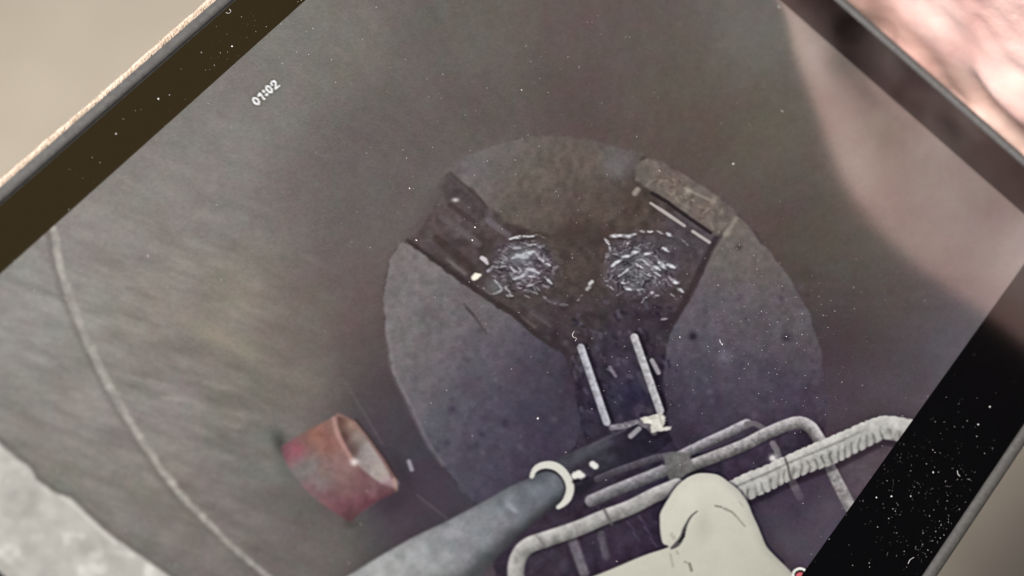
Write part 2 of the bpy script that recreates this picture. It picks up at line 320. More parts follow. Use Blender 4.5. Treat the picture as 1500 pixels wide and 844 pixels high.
# --- the two splashes of water
def zstrokes(L, ox, oy, sc, wd, col, dark, hx, hy, hr):
    for pts, b in L:
        P = [(ox + x / sc, oy + y / sc) for x, y in pts]
        if len(P) == 1: stroke([P[0], (P[0][0] + 3, P[0][1] - 3)], 5, col, b * .9, 1.8); continue
        stroke([(x + 1, y + 3.4) for x, y in P], wd, dark, .4 * b, 2.2, smoothed=True, brk=.5)
    for pts, b in L:
        if len(pts) == 1: continue
        P = [(ox + x / sc, oy + y / sc) for x, y in pts]
        stroke(P, [wd * .6, wd * (0.75 + .55 * b), wd * .5], col, min(1, b * 1.05), 1.3, smoothed=True, tex=.3, tsc=4, brk=.8) if b < .8 else stroke(P, [wd * .7, wd * 1.3, wd * .5], (216, 218, 223), .92, 2.3, smoothed=True, tex=.2, tsc=4, brk=.55)
def splash_base(cx, cy, rx, ry, col, name):
    P = [(cx + rx * math.cos(t) * (1 + .12 * math.sin(3 * t + 1)), cy + ry * math.sin(t) * (1 + .1 * math.cos(2 * t))) for t in np.linspace(0, 6.283, 28, endpoint=False)]
    poly(P, col, 9, .8, name, 4, 9, tex=.3, tsc=7)
splash_base(765, 390, 52, 46, (86, 77, 82), 'water_splash')
rs = np.random.default_rng(3)
for k in range(210):
    a_ = rs.uniform(0, 6.283); r_ = rs.random() ** .6; x0 = 765 + 46 * r_ * math.cos(a_); y0 = 392 + 42 * r_ * math.sin(a_); l = rs.uniform(3, 9); an = rs.normal(.35, .5)
    stroke([(x0, y0), (x0 + l * math.cos(an), y0 + l * math.sin(an))], rs.uniform(1.5, 3), (146, 140, 148) if rs.random() < .55 else (50, 42, 50), rs.uniform(.3, .7), 1.1)
zstrokes([([(430, 150), (500, 135), (600, 130)], .75), ([(600, 130), (640, 122), (690, 145)], .5), ([(410, 215), (470, 215), (530, 215)], .6), ([(560, 195), (620, 190)], .5), ([(450, 290), (510, 272), (560, 255), (610, 245), (632, 275)], 1.0), ([(480, 265), (540, 285), (580, 265)], .9),
          ([(640, 290), (690, 320), (725, 345)], .7), ([(640, 270), (670, 300), (680, 260)], .4), ([(430, 340), (470, 390), (510, 385), (490, 350)], .65), ([(460, 440), (510, 430), (550, 390), (560, 370)], .9), ([(560, 370), (600, 375), (645, 400)], .85), ([(570, 420), (625, 430)], .7), ([(690, 425), (735, 475)], .7), ([(530, 520), (580, 525)], .4),
          ([(550, 495), (600, 480)], .45), ([(400, 500), (440, 560)], .5), ([(300, 350), (350, 355), (400, 345)], .5), ([(350, 310), (400, 330)], .4), ([(640, 520), (700, 590), (760, 620)], .3), ([(240, 510), (290, 545), (370, 520), (320, 450)], .55), ([(800, 630), (850, 632)], .4), ([(410, 560), (450, 565)], .6)],
         660, 320, 4.965, 3.9, (212, 211, 215), (44, 37, 42), 0, 0, 0)
blob(766, 384, 30, (132, 132, 140), .38, 22, .5); blob(768, 374, 22, (168, 176, 180), .40, 9, -.3); blob(772, 402, 16, (150, 150, 158), .35, 7, -.4); blob(724, 420, 12, (120, 128, 126), .5)
splash_base(938, 388, 58, 50, (84, 76, 82), 'water_splash')
blob(930, 398, 34, (122, 127, 130), .6, 24); blob(948, 384, 20, (140, 142, 148), .4, 9, .5)
for k in range(190):
    a_ = rs.uniform(0, 6.283); r_ = rs.random() ** .6; x0 = 934 + 50 * r_ * math.cos(a_); y0 = 396 + 42 * r_ * math.sin(a_); l = rs.uniform(3, 9); an = math.atan2(y0 - 420, x0 - 930) + 1.57 + rs.normal(0, .8)
    stroke([(x0, y0), (x0 + l * math.cos(an), y0 + l * math.sin(an))], rs.uniform(1.5, 3), (148, 147, 151) if rs.random() < .5 else (50, 43, 52), rs.uniform(.3, .7), 1.1)
zstrokes([([(270, 130), (340, 125)], .95), ([(340, 125), (400, 132), (450, 115)], .8), ([(480, 90), (520, 100)], .4), ([(540, 95), (575, 95)], .75), ([(610, 90), (655, 115)], .5), ([(680, 110), (715, 130)], .95), ([(230, 150), (260, 190)], .75), ([(260, 190), (270, 240)], .45), ([(240, 260), (230, 330)], .35), ([(410, 170), (390, 200)], .6),
          ([(650, 215), (690, 240)], .9), ([(360, 280), (430, 265)], 1.0), ([(430, 250), (470, 245)], .85), ([(520, 260), (570, 250)], .8), ([(280, 350), (310, 325), (350, 300)], .85), ([(330, 420), (400, 370), (450, 330), (470, 350)], .65), ([(500, 300), (560, 350)], .5), ([(480, 340), (530, 400), (560, 420)], .75), ([(570, 370), (630, 420)], .65),
          ([(590, 350), (630, 375)], 1.0), ([(620, 320), (670, 370)], .95), ([(685, 335), (735, 360)], 1.0), ([(700, 430), (740, 465), (765, 470)], 1.0), ([(760, 510), (795, 535)], .9), ([(710, 550), (750, 590)], .4), ([(350, 470), (400, 465)], .65), ([(370, 500), (420, 520)], .85), ([(450, 520), (500, 515)], .5), ([(320, 560), (360, 530)], .6), ([(530, 575), (580, 535)], .6),
          ([(590, 570), (620, 560)], .45), ([(250, 490), (290, 520)], .55), ([(120, 475)], .8), ([(100, 515)], .55), ([(60, 560), (30, 600)], .35), ([(640, 735), (680, 730)], .35), ([(780, 150), (840, 200)], .3)],
         840, 320, 4.965, 3.9, (214, 213, 216), (44, 37, 44), 0, 0, 0)
# murk at the bottom of the channel
for k in range(150):
    x0 = rs.uniform(835, 985); y0 = rs.uniform(440, 640)
    if x0 < 838 + (y0 - 520) * .1 or x0 > 985 - max(0, 490 - y0) * .1: continue
    c = (92, 88, 104) if rs.random() < .45 else (36, 32, 48)
    a_ = rs.uniform(.2, 1.5); l = rs.uniform(2, 9); stroke([(x0, y0), (x0 + l * math.cos(a_), y0 + l * math.sin(a_))], rs.uniform(2.5, 6), c, rs.uniform(.2, .55), 2.2)
stroke([(893.5, 538), (898, 546), (901.8, 551)], 4.5, (126, 120, 134), .75, 1.6); stroke([(890, 541), (899, 545)], 3, (120, 112, 126), .6, 1.5)
stroke([(936, 548), (945, 566), (950, 572)], 8, (84, 76, 88), .6, 3); blob(936, 598, 9, (92, 86, 96), .6); blob(952, 602, 6, (90, 84, 90), .6)
blob(925, 585, 20, (40, 36, 58), .7); blob(1000, 640, 24, (46, 38, 52), .5)
# rods
stroke([(850.8 + 6, 508 + 2), (894, 616)], 12, (30, 25, 36), .6, 3); stroke([(934, 492), (972, 599)], 13, (30, 25, 36), .6, 3)
stroke([(850.8, 509), (888.7, 619)], 10.5, (162, 160, 168), 1, 1.5, reg='ladder_rod', tex=.25, shade=.13)
stroke([(929, 494), (967, 602)], 11, (168, 165, 168), 1, 1.5, reg='ladder_rod', tex=.25, shade=.13)
stroke([(955, 528), (964.5, 546)], 6.5, (150, 144, 150), .9, 1.5)

# --- black hose and grey suction pipe
hose = [(800, 684), (815, 672), (835, 664), (855, 655), (893, 637), (922, 622), (945, 618), (975, 632), (985, 645), (959, 664), (916, 684), (876, 700), (852, 721), (838, 732), (826, 720)]
hose_f = field_of([(815, 680, 72, 72, 80), (850, 665, 66, 65, 74), (880, 665, 56, 55, 64), (870, 695, 58, 55, 66), (920, 645, 46, 43, 55), (960, 645, 40, 36, 48), (930, 670, 44, 40, 54), (845, 715, 58, 52, 64)], 3, 12)
poly(hose, field=hose_f, soft=2.5, reg='black_hose', wob=1.5, tex=.25, tsc=12)
stroke([(822, 684), (850, 668), (890, 648)], [16, 15, 9], (84, 84, 93), .6, 7)
stroke([(862, 655), (890, 641), (915, 630)], 4, (92, 88, 98), .55, 2.5)
stroke([(850, 718), (880, 697), (925, 680)], [14, 10, 8], (40, 36, 46), .6, 5)
stroke([(895.8, 626.5), (914.8, 624), (933.7, 617.6), (945.6, 623.5)], [8, 9, 7, 8], (126, 120, 128), .9, 2, tex=.3)
stroke([(924, 639), (936, 628)], 7.5, (146, 141, 146), .9, 2); stroke([(945, 620), (958, 634)], 8, (110, 104, 110), .8, 2.5)
poly([(937.3, 612.8), (950, 609), (969.3, 604.5), (974, 611.7), (971.7, 625.9), (983.5, 624.7), (982.3, 629.4), (955, 634), (952.7, 621), (944, 620)], (205, 201, 190), 1.8, 1, 'clamp', .8, 6, tex=.25, tsc=6)
stroke([(966, 608), (971, 626)], 3, (160, 152, 140), .6, 1.5)
# --- tubular frame behind
poly([(905, 775), (965, 742), (968, 792), (930, 812), (880, 826), (850, 836), (845, 800)], (58, 49, 66), 10, .6, tex=.35, tsc=12)
for k in range(14):
    x0 = 915 + k * 4.2; y0 = 756 + (k % 5) * 8; stroke([(x0, y0), (x0 + 9, y0 + 13)], 2.6, (92, 84, 106) if k % 2 else (48, 40, 66), .5, 1.8)
stroke([(838, 790), (846, 812), (856, 840)], 14, (106, 101, 108), .95, 3, reg='frame_leg', tex=.2, tsc=8)
stroke([(880, 783), (884, 800), (888, 815)], 11, (86, 80, 90), .9, 3, reg='frame_leg', tex=.2)
stroke([(876, 702), (905, 690), (940, 678), (962, 671), (985, 667)], 11, (78, 74, 82), .95, 2, reg='frame_bar', shade=.2, tex=.15)
stroke([(996, 668), (1030, 651), (1065, 635), (1094, 621)], 14.5, (122, 117, 122), 1, 1.8, reg='frame_bar', shade=.38, tex=.22, col2=(136, 132, 136))
stroke([(1094, 621), (1106, 621), (1118, 628), (1124, 638)], 8, (106, 100, 106), .9, 1.8, smoothed=True)
stroke([(1000, 676), (1060, 655), (1120, 632)], 5, (44, 38, 48), .7, 2)
stroke([(858, 741), (900, 720), (930, 707), (972, 690)], 6, (40, 34, 42), .8, 2.5)
stroke([(866, 734), (900, 719), (935, 705), (972, 690)], 18, (118, 114, 118), 1, 2, reg='frame_bar', shade=.34, tex=.2)
arch = [(1008, 684), (1050, 668), (1090, 652), (1120, 637), (1150, 624), (1170, 619), (1186, 625), (1196, 638), (1203, 650)]
stroke([(x + 1, y + 8) for x, y in arch[:5]], 7, (46, 39, 50), .6, 3)
stroke(arch, 18, (128, 123, 124), 1, 1.8, reg='frame_bar', smoothed=True, shade=.38, tex=.25, col2=(148, 144, 144))
poly([(971.8, 666.5), (990, 662), (1009, 663.6), (1018, 686.7), (1000, 700), (983, 708), (975, 690)], (108, 106, 105), 3, .95, tex=.15)
stroke([(1132, 650), (1137, 658), (1141, 670)], 9, (118, 112, 118), .95, 2); stroke([(1159, 702), (1165, 715), (1171, 727)], 11.5, (118, 112, 118), 1, 2, reg='frame_leg', tex=.2)
poly([(1120, 735), (1155, 720), (1212, 690), (1240, 745), (1200, 820), (1170, 835), (1122, 795), (1100, 752)], (70, 62, 76), 8, .7, tex=.10, tsc=30)
blob(1160, 800, 40, (84, 80, 84), .6, 34)
blob(1225, 740, 26, (96, 88, 100), .5, 50, .6)
stroke([(1226, 768), (1196, 803), (1180, 822)], 12, (84, 76, 90), .35, 8)
poly([(1242, 676), (1290, 650), (1318, 648), (1252, 740)], (88, 76, 84), 6, .7, tex=.16, tsc=12)
stroke([(1222, 682), (1232, 705)], 10, (70, 52, 58), .4, 5)
stroke([(1214, 680), (1226, 705), (1245, 742)], [15, 17, 18], (138, 133, 133), 1, 1.8, reg='frame_leg', shade=.1, tex=.25)
# ribbed bar
upper = smooth_line([(1066, 707), (1090, 695), (1120, 683), (1165, 662), (1210, 643), (1240, 630), (1264.6, 619), (1285, 612), (1305, 610), (1345, 617)], 8)
lower = smooth_line([(1095, 734), (1129, 719), (1159, 704), (1189, 692), (1228.5, 677), (1258.6, 662), (1288.7, 647), (1300, 644), (1320, 648)], 8)
rib = np.concatenate([upper, lower[::-1]])
sR = box(rib, 14); xx = X[sR]; yy = Y[sR]
dU = np.full(xx.shape, 1e9, np.float32); dL = dU.copy(); tt = np.zeros(xx.shape, np.float32)
for i in range(len(upper) - 1):
    d_, t_ = seg_dist(xx, yy, upper[i], upper[i + 1]); k_ = d_ < dU; dU = np.where(k_, d_, dU); tt = np.where(k_, i + t_, tt)
for i in range(len(lower) - 1): dL = np.minimum(dL, seg_dist(xx, yy, lower[i], lower[i + 1])[0])
dd = sdf_poly(rib, xx, yy); q = dU / (dU + dL + 1e-6)
ph = (xx * .93 - yy * .36) / 11.5 + 1.1 * fbm(xx, yy, 30, 2, 2) + q * .9
teeth = np.abs((ph % 1) - .5) * 2
cut = sm(q, .55, .8) * sm(X[sR], 1318, 1280)
dd2 = dd + cut * 4.5 * np.maximum(0, teeth - .45) + .8 * fbm(xx, yy, 6, 3, 2) - (1 - sm(q, 0, .2)) * 1.2 * np.abs(np.sin(ph * 3.1))
val = 186 * (1.06 - .22 * q) * (1 - .22 * sm(q, .42, .62) * sm(teeth, .3, 1.0) * (.6 + .8 * (fbm(xx, yy, 9, 7, 2) + .5))) * (1 - .22 * np.exp(-((q - .30) / .06) ** 2) * sm(1290 - xx, 0, 60)) * (1 + .16 * fbm(xx, yy, 7, 5, 3))
stroke([(x - 1, y + 5) for x, y in lower], 9, (40, 33, 42), .5, 3)
put(sR, np.stack([val, val * .985, val * .955], -1) / 255, sm(-dd2, -1.6, 1.6))
r_ = REG[sR]; r_[dd < 0] = region('ribbed_bar'); REG[sR] = r_
stroke([(1150, 672), (1154, 682), (1157, 697), (1160, 704)], 3.5, (88, 82, 84), .75, 1.5)
blob(1132, 671, 5, (232, 228, 224), .95); stroke([(1130, 672), (1142, 676)], 4, (205, 200, 196), .8, 1.5)
# lower rail
rail = [(992, 712), (960, 725), (922, 744), (887, 757), (847, 774), (800, 790), (775, 799), (762, 812), (756, 832), (757, 870)]
stroke([(x + 2, y + 11) for x, y in rail[:7]], 8, (40, 33, 42), .5, 4)
stroke(rail, [22, 22, 23, 24, 24], (148, 145, 143), 1, 2, reg='frame_rail', smoothed=True, shade=-.26, tex=.24, tsc=10, col2=(156, 153, 149))
stroke([(885, 746), (890, 757), (896, 768)], 4, (96, 90, 94), .8, 2); stroke([(786, 785), (792, 792), (800, 802)], 3, (110, 105, 106), .6, 2); stroke([(840, 766), (846, 782)], 3, (116, 111, 110), .35, 2)
# grey suction pipe
pipe = [(779, 698), (786, 693), (800, 690), (814, 694), (823, 703), (827, 714), (824, 728), (814, 741), (790, 760), (760, 785), (725, 820), (690, 860), (640, 930), (380, 930), (450, 880), (512, 842.6), (555, 816), (602, 788.6), (650, 766), (703, 738), (745, 714)]
def pipe_f(x, y):
    # axis of the pipe from (800,715) to (560,880)
    ax = np.array([800., 717]); bx = np.array([560., 872]); d = bx - ax; L = np.hypot(*d); d /= L
    t = ((x - ax[0]) * d[0] + (y - ax[1]) * d[1]) / L; s = (x - ax[0]) * -d[1] + (y - ax[1]) * d[0]
    hw = 27 + 38 * np.clip(t, 0, 1.3); k = s / hw
    lo = np.array([96, 98, 105]); hi = np.array([154, 154, 153])
    c = lo + (hi - lo) * np.clip(t * 1.05, 0, 1)[:, None]
    return c / 255 * (1.0 + .10 * np.exp(-((k - .25) / .5) ** 2) - .42 * sm(-k, .35, 1.05) - .12 * sm(k, .6, 1.1))[:, None]
poly(pipe, field=pipe_f, soft=2.4, reg='suction_pipe', tex=.14, tsc=16)
blob(752, 746, 9, (160, 163, 170), .7, 4, .7); blob(745, 740, 5, (150, 153, 160), .5)
stroke([(779, 698), (783, 689), (791, 683), (803, 681), (814, 683.5), (823, 690), (831, 701), (835, 714), (833, 726), (827, 736), (818, 743)], [6, 9, 11.5, 12, 12, 11, 6], (207, 205, 194), 1, 1.4, reg='white_ring', smoothed=True)
stroke([(785, 694), (800, 689), (815, 693), (825, 704), (828, 716)], 2.5, (52, 52, 58), .6, 1.6, smoothed=True)
stroke([(842, 697), (848, 694)], 10, (216, 214, 206), 1, 2); stroke([(851, 699), (853, 697)], 8, (216, 214, 206), 1, 2); stroke([(868, 680), (872, 683)], 9, (216, 214, 206), 1, 2)
stroke([(840, 706), (862, 700)], 5, (36, 32, 42), .6, 2)
# --- white housing in front
hous = [(700, 905), (860, 848), (940, 815), (977.6, 802), (972, 797), (969, 790), (967, 775), (966.6, 762), (967, 753), (972, 742), (983, 724), (991, 713), (1000.7, 704), (1012, 697), (1026.7, 693), (1047, 694.5), (1058, 699), (1067, 706), (1080, 716), (1090, 728), (1097, 740), (1102, 753), (1110, 770), (1116, 785), (1122, 799), (1131, 810), (1150, 829), (1165, 845), (1230, 920), (1000, 1100)]
stroke(smooth_line(hous, 4, True)[8:-16], 6, (34, 28, 48), .55, 3)
def hous_f(x, y):
    t = sm(y, 690, 850); c = c8((208, 205, 191)) * (1 - t)[:, None] + c8((197, 194, 179)) * t[:, None]
    e = np.maximum(0, 1 - np.abs(sdf_poly(smooth_line(hous, 3, True), x, y)) / 16)
    c = c * (1 - .10 * e * e * sm(x, 985, 1080) - .03 * e)[:, None]
    c = c * (1 + .035 * np.exp(-((x - 1010) / 18) ** 2 - ((y - 730) / 30) ** 2) - .05 * np.exp(-((x - 1030) / 12) ** 2 - ((y - 770) / 24) ** 2))[:, None]
    return c * (1 - .05 * sm(x, 1060, 1140))[:, None] * (1 + .02 * fbm(x, y, 30, 2, 3))[:, None]
poly(hous, field=hous_f, soft=1.8, reg='white_housing', smoothed=True)
stroke([(1021, 749), (1013, 756), (1006.5, 766), (1002, 777), (999, 787), (992, 797), (984, 803)], [1.5, 2.5, 3.5, 6, 7, 8, 4], (92, 88, 92), .9, 1.6, smoothed=True)
stroke([(1004, 775), (1001, 786), (995, 794)], [1, 4, 2], (32, 28, 50), .9, 1.2)
for pts, wd, al in [([(1048, 741), (1057, 743)], 3, .6), ([(1061, 745), (1072, 750)], 3.5, .5), ([(1074, 752), (1078, 756)], 3, .5), ([(1080, 758), (1091, 771)], 2.5, .45), ([(1010, 826), (1013, 836)], 4, .7), ([(1003, 823), (1006, 824)], 3, .4), ([(982, 812), (986, 830)], 3, .3), ([(984, 783), (987, 788)], 6, .25), ([(991, 808), (993, 811)], 4, .3), ([(1083, 735), (1088, 742)], 2, .25)]:
    stroke(pts, wd, (120, 114, 106), al, 1.6)
# --- red pipe stub
blob(411, 652, 10, (70, 66, 64), .75, 22, -.35); blob(420, 690, 16, (100, 104, 100), .6, 26, -.5)
blob(578, 735, 26, (58, 50, 56), .5, 16, -.5); blob(590, 690, 10, (60, 52, 58), .6, 30, -.5)
blob(512, 768, 12, (70, 60, 56), .4, 6)
body = [(413, 656), (420, 649), (445, 634), (485.6, 612.5), (494.6, 606), (508, 611), (521.6, 619), (544, 648.6), (566.7, 680), (580, 702.6), (581, 716), (570, 724), (557.7, 730), (540, 743), (526, 753), (513, 764), (496.8, 755), (467.6, 735), (447, 716), (430, 695), (418, 675)]
red_f = field_of([(416, 660, 128, 78, 88), (430, 660, 150, 92, 98), (450, 645, 142, 98, 92), (470, 630, 150, 98, 88), (480, 650, 152, 102, 90), (455, 685, 130, 122, 117), (440, 695, 118, 116, 112), (475, 690, 142, 112, 106), (470, 705, 132, 116, 112), (500, 690, 146, 108, 104), (510, 710, 132, 98, 96), (450, 718, 138, 98, 104), (480, 735, 132, 88, 92), (500, 745, 120, 72, 80), (535, 735, 118, 66, 76), (545, 715, 132, 92, 96), (560, 722, 110, 72, 78), (512, 758, 98, 60, 64), (490, 625, 146, 104, 96), (525, 715, 126, 86, 88)], 3.2, 8)
poly(body, field=lambda x, y: (red_f(x, y) * .84 + .16 * red_f(x, y).mean(-1, keepdims=True)) * np.array([.985, .995, 1.0], np.float32), soft=3.0, reg='red_pipe', smoothed=True, tex=.10, tsc=11)
opening = [(494, 611), (506, 613), (517, 619), (528, 631), (539.6, 646), (556, 670), (571, 696), (567, 705), (557.7, 707), (540, 695), (526, 682), (513, 664), (501, 642), (495, 626)]
open_f = field_of([(497, 618, 104, 76, 70), (505, 640, 98, 72, 68), (515, 658, 104, 84, 80), (520, 640, 138, 124, 118), (515, 622, 150, 120, 108), (540, 660, 152, 142, 140), (555, 685, 164, 152, 146), (535, 680, 148, 136, 134), (562, 702, 160, 146, 138)], 3.2, 7)
poly(opening, field=open_f, soft=2.4, smoothed=True, tex=.08)
stroke([(489, 614), (492, 628), (499, 646), (509, 663), (519, 679)], [7, 7, 6, 6], (168, 130, 122), .9, 2.2, smoothed=True)
stroke([(519, 618), (540, 643), (560, 672), (576, 698)], 3, (150, 118, 104), .55, 2); stroke([(521, 615), (543, 642), (566, 674), (582, 702)], 4, (64, 50, 46), .5, 2.5)
blob(519, 677, 6, (226, 217, 214), .9, 5); stroke([(563, 704), (577, 708)], 12, (166, 140, 146), .7, 4); stroke([(577, 702), (580, 717)], 5, (168, 138, 122), .7, 2.5)
stroke([(530, 742), (560, 728), (578, 718)], 6, (100, 60, 68), .5, 3); blob(437, 658, 8, (160, 84, 98), .5); blob(460, 640, 9, (154, 104, 80), .5)
stroke([(599, 676), (603, 688)], 5.5, (152, 146, 154), .85, 2)
stroke([(506, 560), (530, 600), (560, 650)], 3, (116, 106, 104), .35, 2.5); stroke([(612, 726), (655, 760)], 3, (104, 96, 98), .4, 2.5)
# --- clock reading of the recording, top centre of the screen
e1 = np.array([.751, -.660]); e2 = np.array([.660, .751])
def tp(c, pts): return [np.array(c) + e1 * x + e2 * y for x, y in pts]
WHT = (252, 251, 248)
for c in [(375.2, 148.1), (394.2, 130.8)]:
    P = tp(c, [(3.1 * math.cos(t), 5.3 * math.sin(t) * (1 if abs(math.sin(t)) < .99 else 1)) for t in np.linspace(0, 2 * math.pi, 25)])
    stroke(P, 6, (84, 79, 74), .35, 2.5); stroke(P, 2.9, WHT, 1, .7, reg='digit')
P = tp((383.3, 140.9), [(-3.4, -3.2), (0.2, -5.2), (0.2, 5.6)]); stroke(P, 6, (84, 79, 74), .35, 2.5); stroke(P, 2.9, WHT, 1, .7, reg='digit')
i_c = region('colon')
for c in [(386.3, 134), (390.6, 138.6)]: stroke([c, (c[0] + .1, c[1])], 4.2, WHT, 1, .7, reg=i_c)
P = tp((402.4, 124.2), [(-3.3, -2.6), (-2.6, -4.9), (0, -5.8), (2.6, -4.9), (3.2, -2.4), (1.8, .4), (-1.0, 3.2), (-3.2, 5.6), (3.6, 5.6)])
stroke(P, 6, (84, 79, 74), .35, 2.5); stroke(P, 2.9, WHT, 1, .7, reg='digit')
# --- record button
P = [(1172 + 10.5 * math.cos(t), 844 + 11 * math.sin(t)) for t in np.linspace(0, 2 * math.pi, 33)]
poly(P, (40, 36, 38), 1.5); poly([(1172 + 6.5 * math.cos(t), 845 + 7 * math.sin(t)) for t in np.linspace(0, 6.28, 24)], (206, 96, 104), 1.6)
stroke(P, 3.6, (226, 226, 216), 1, .9, reg='record_button')
# fine sensor grain and block noise of the recording
def box_blur(A, r):
    for ax in (0, 1):
        P_ = np.concatenate([np.repeat(np.take(A, [0], ax), r + 1, ax), A, np.repeat(np.take(A, [-1], ax), r, ax)], ax)
        cs = np.cumsum(P_, axis=ax, dtype=np.float64); n_ = A.shape[ax]
        A = ((np.take(cs, np.arange(2 * r + 1, 2 * r + 1 + n_), ax) - np.take(cs, np.arange(n_), ax)) / (2 * r + 1)).astype(np.float32)
    return A
IMG = np.clip(IMG, 0, 1)
wide = box_blur(box_blur(IMG.mean(-1), 9), 9); near_ = box_blur(IMG.mean(-1), 2)
IMG += ((.24 * (IMG.mean(-1) - wide) + .30 * (IMG.mean(-1) - near_)) * (1 - .5 * sm(IMG.mean(-1), .6, .8)))[..., None]
calm = 1 - .75 * sm(IMG.mean(-1), .58, .74)
IMG *= (1 + calm * (0.034 * fbm(X, Y, 9, 1, 3) + 0.02 * fbm(X, Y, 17, 8, 2)))[..., None]
q1 = NZ[2](X / 17, Y / 17); q2 = NZ[7](X / 19 + 3, Y / 19)
IMG += (sm(1 - IMG.max(-1), .2, .5) * .013)[..., None] * np.stack([q1, -.75 * q1 + .2 * q2, .9 * q2], -1)
IMG *= (1 + calm * (0.085 * (rng.random(X.shape) - .5) + 0.035 * fbm(X, Y, 4, 10, 2)))[..., None]
IMG = np.clip(IMG, 0, 1)

# ------------------------------------------------------------------ tablet
def lin(c): return np.where(c <= .04045, c / 12.92, ((c + .055) / 1.055) ** 2.4)
# the recording as the screen emits it: mirrored ambient light and the warm lamp's disc are subtracted from its colours
EM = lin(IMG)
lampdir = np.array([0.10, -0.80, -0.60]); lampdir /= np.linalg.norm(lampdir); lampc = CEN + lampdir * 1.3
pc = O_C + np.multiply.outer(GA / 1000, U) + np.multiply.outer(GB / 1000, V); rd = pc / np.linalg.norm(pc, axis=-1, keepdims=True)
mr = rd - 2 * (rd @ N)[..., None] * N
hitp = pc + mr * (((lampc - pc) @ lampdir) / (mr @ lampdir))[..., None]
ux = (np.linalg.norm(hitp - lampc, axis=-1) / 0.425 - 1.0) / 0.09
vm = 0.5 - 0.5 * ux / np.sqrt(1 + ux * ux)
EM = np.maximum(EM - np.array([0.0055, 0.0056, 0.0065]) - vm[..., None] * np.array([0.0882, 0.0587, 0.0203]), 0.0005)
#EMFIX
root = bpy.data.objects.new('tablet', None); COL.objects.link(root); root.matrix_world = MT
prop(root, 'black tablet held by its edge, its dusty screen playing a shaft inspection recording', 'tablet')

SM = mat('display_glass', (0.0012, 0.0012, 0.0015), 0.115, 2.3)
nt = SM.node_tree; at = nt.nodes.new('ShaderNodeAttribute'); at.attribute_name = 'picture'
nt.links.new(at.outputs['Color'], nt.nodes['Principled BSDF'].inputs['Emission Color']); nt.nodes['Principled BSDF'].inputs['Emission Strength'].default_value = 1.0

VCO = abh(GA, GB, 0.0).reshape(-1, 3)
vid = np.arange(VCO.shape[0]).reshape(X.shape)
quads = np.stack([vid[:-1, :-1], vid[:-1, 1:], vid[1:, 1:], vid[1:, :-1]], -1)          # normal +z
qreg = REG[:-1, :-1]
EMF = np.concatenate([EM.reshape(-1, 3), np.ones((VCO.shape[0], 1))], 1).astype(np.float32)
def picture_piece(name, ids, parent):
    F = quads[qreg == ids].reshape(-1, 4)
    if not len(F): return None
    used, inv = np.unique(F, return_inverse=True)
    o = mesh_np(name, VCO[used], inv.reshape(-1, 4), SM, parent)
    o.data.attributes.new('picture', 'FLOAT_COLOR', 'POINT').data.foreach_set('color', EMF[used].ravel())
    return o
disp = picture_piece('display', 0, root)
PL = {'seam_joint': 'pale curved seam across the shaft wall on the screen', 'concrete_ledge': 'pale speckled ledge in the screen corner', 'red_pipe': 'rusty red pipe stub on the screen', 'white_housing': 'white rounded housing at the bottom of the screen',
      'ribbed_bar': 'white ribbed bar on the screen', 'stone_block': 'tan stone block on the screen', 'suction_pipe': 'grey pipe on the screen', 'white_ring': 'white ring round the grey pipe', 'record_button': 'red record button with white ring'}
for i, nme in enumerate(REGN):
    if i == 0: continue
    o = picture_piece(nme, i, disp)
    if o and nme in PL: o['label'] = PL[nme]

def round_rect(l, r, t, b, rad, n=10):
    """a,b outline, counter-clockwise seen from the front; b grows downwards"""
    out = []
    for (cx, cy, a0) in [(r - rad, t + rad, 0), (l + rad, t + rad, 90), (l + rad, b - rad, 180), (r - rad, b - rad, 270)]:
        for k in range(n + 1):
            a_ = math.radians(a0 + 90 * k / n); out.append((cx + rad * math.cos(a_), cy - rad * math.sin(a_)))
    return np.array(out)
BL, BR_, BT, BB = -SW - 10.5, 10.5, -159.4, 19.5           # glass outline
def resample(P, n):
    Q = np.vstack([P, P[:1]]); s = np.r_[0, np.cumsum(np.hypot(*np.diff(Q, axis=0).T))]; t = np.linspace(0, s[-1], n, endpoint=False)
    return np.stack([np.interp(t, s, Q[:, 0]), np.interp(t, s, Q[:, 1])], 1)
# bezel glass: ring between the display and the rim
def ring_mesh(name, profiles, material, parent, smooth=False):
    """profiles: list of (outset, h) swept round the tablet outline"""
    rows = [abh(*round_rect(BL - o_, BR_ + o_, BT - o_, BB + o_, 7 + o_, 10).T, h_) for o_, h_ in profiles]
    n = len(rows[0]); Vv = np.concatenate(rows); F = []
    for j in range(len(rows) - 1):
        for i in range(n): F.append((j * n + i, (j + 1) * n + i, (j + 1) * n + (i + 1) % n, j * n + (i + 1) % n))
    return mesh_np(name, Vv, F, material, parent, smooth)
BG = mat('bezel_glass', (0.0009, 0.0008, 0.001), 0.10, 1.66)
bm = bmesh.new()
op = [bm.verts.new(p) for p in abh(*round_rect(BL, BR_, BT, BB, 7).T, 0.0)]
n_o = len(op)
q4 = [bm.verts.new(p) for p in abh(np.array([0, -SW, -SW, 0]), np.array([-SH, -SH, 0, 0]), 0.0)]
for k in range(4):
    seg = [op[(k * 11 + i) % n_o] for i in range(11)]
    for i in range(10): bm.faces.new((q4[k], seg[i], seg[i + 1]))
    bm.faces.new((q4[k], seg[10], op[((k + 1) * 11) % n_o], q4[(k + 1) % 4]))
me = bpy.data.meshes.new('bezel_glass'); bm.to_mesh(me); bm.free(); me.materials.append(BG)
bz = bpy.data.objects.new('bezel_glass', me); COL.objects.link(bz); bz.parent = root
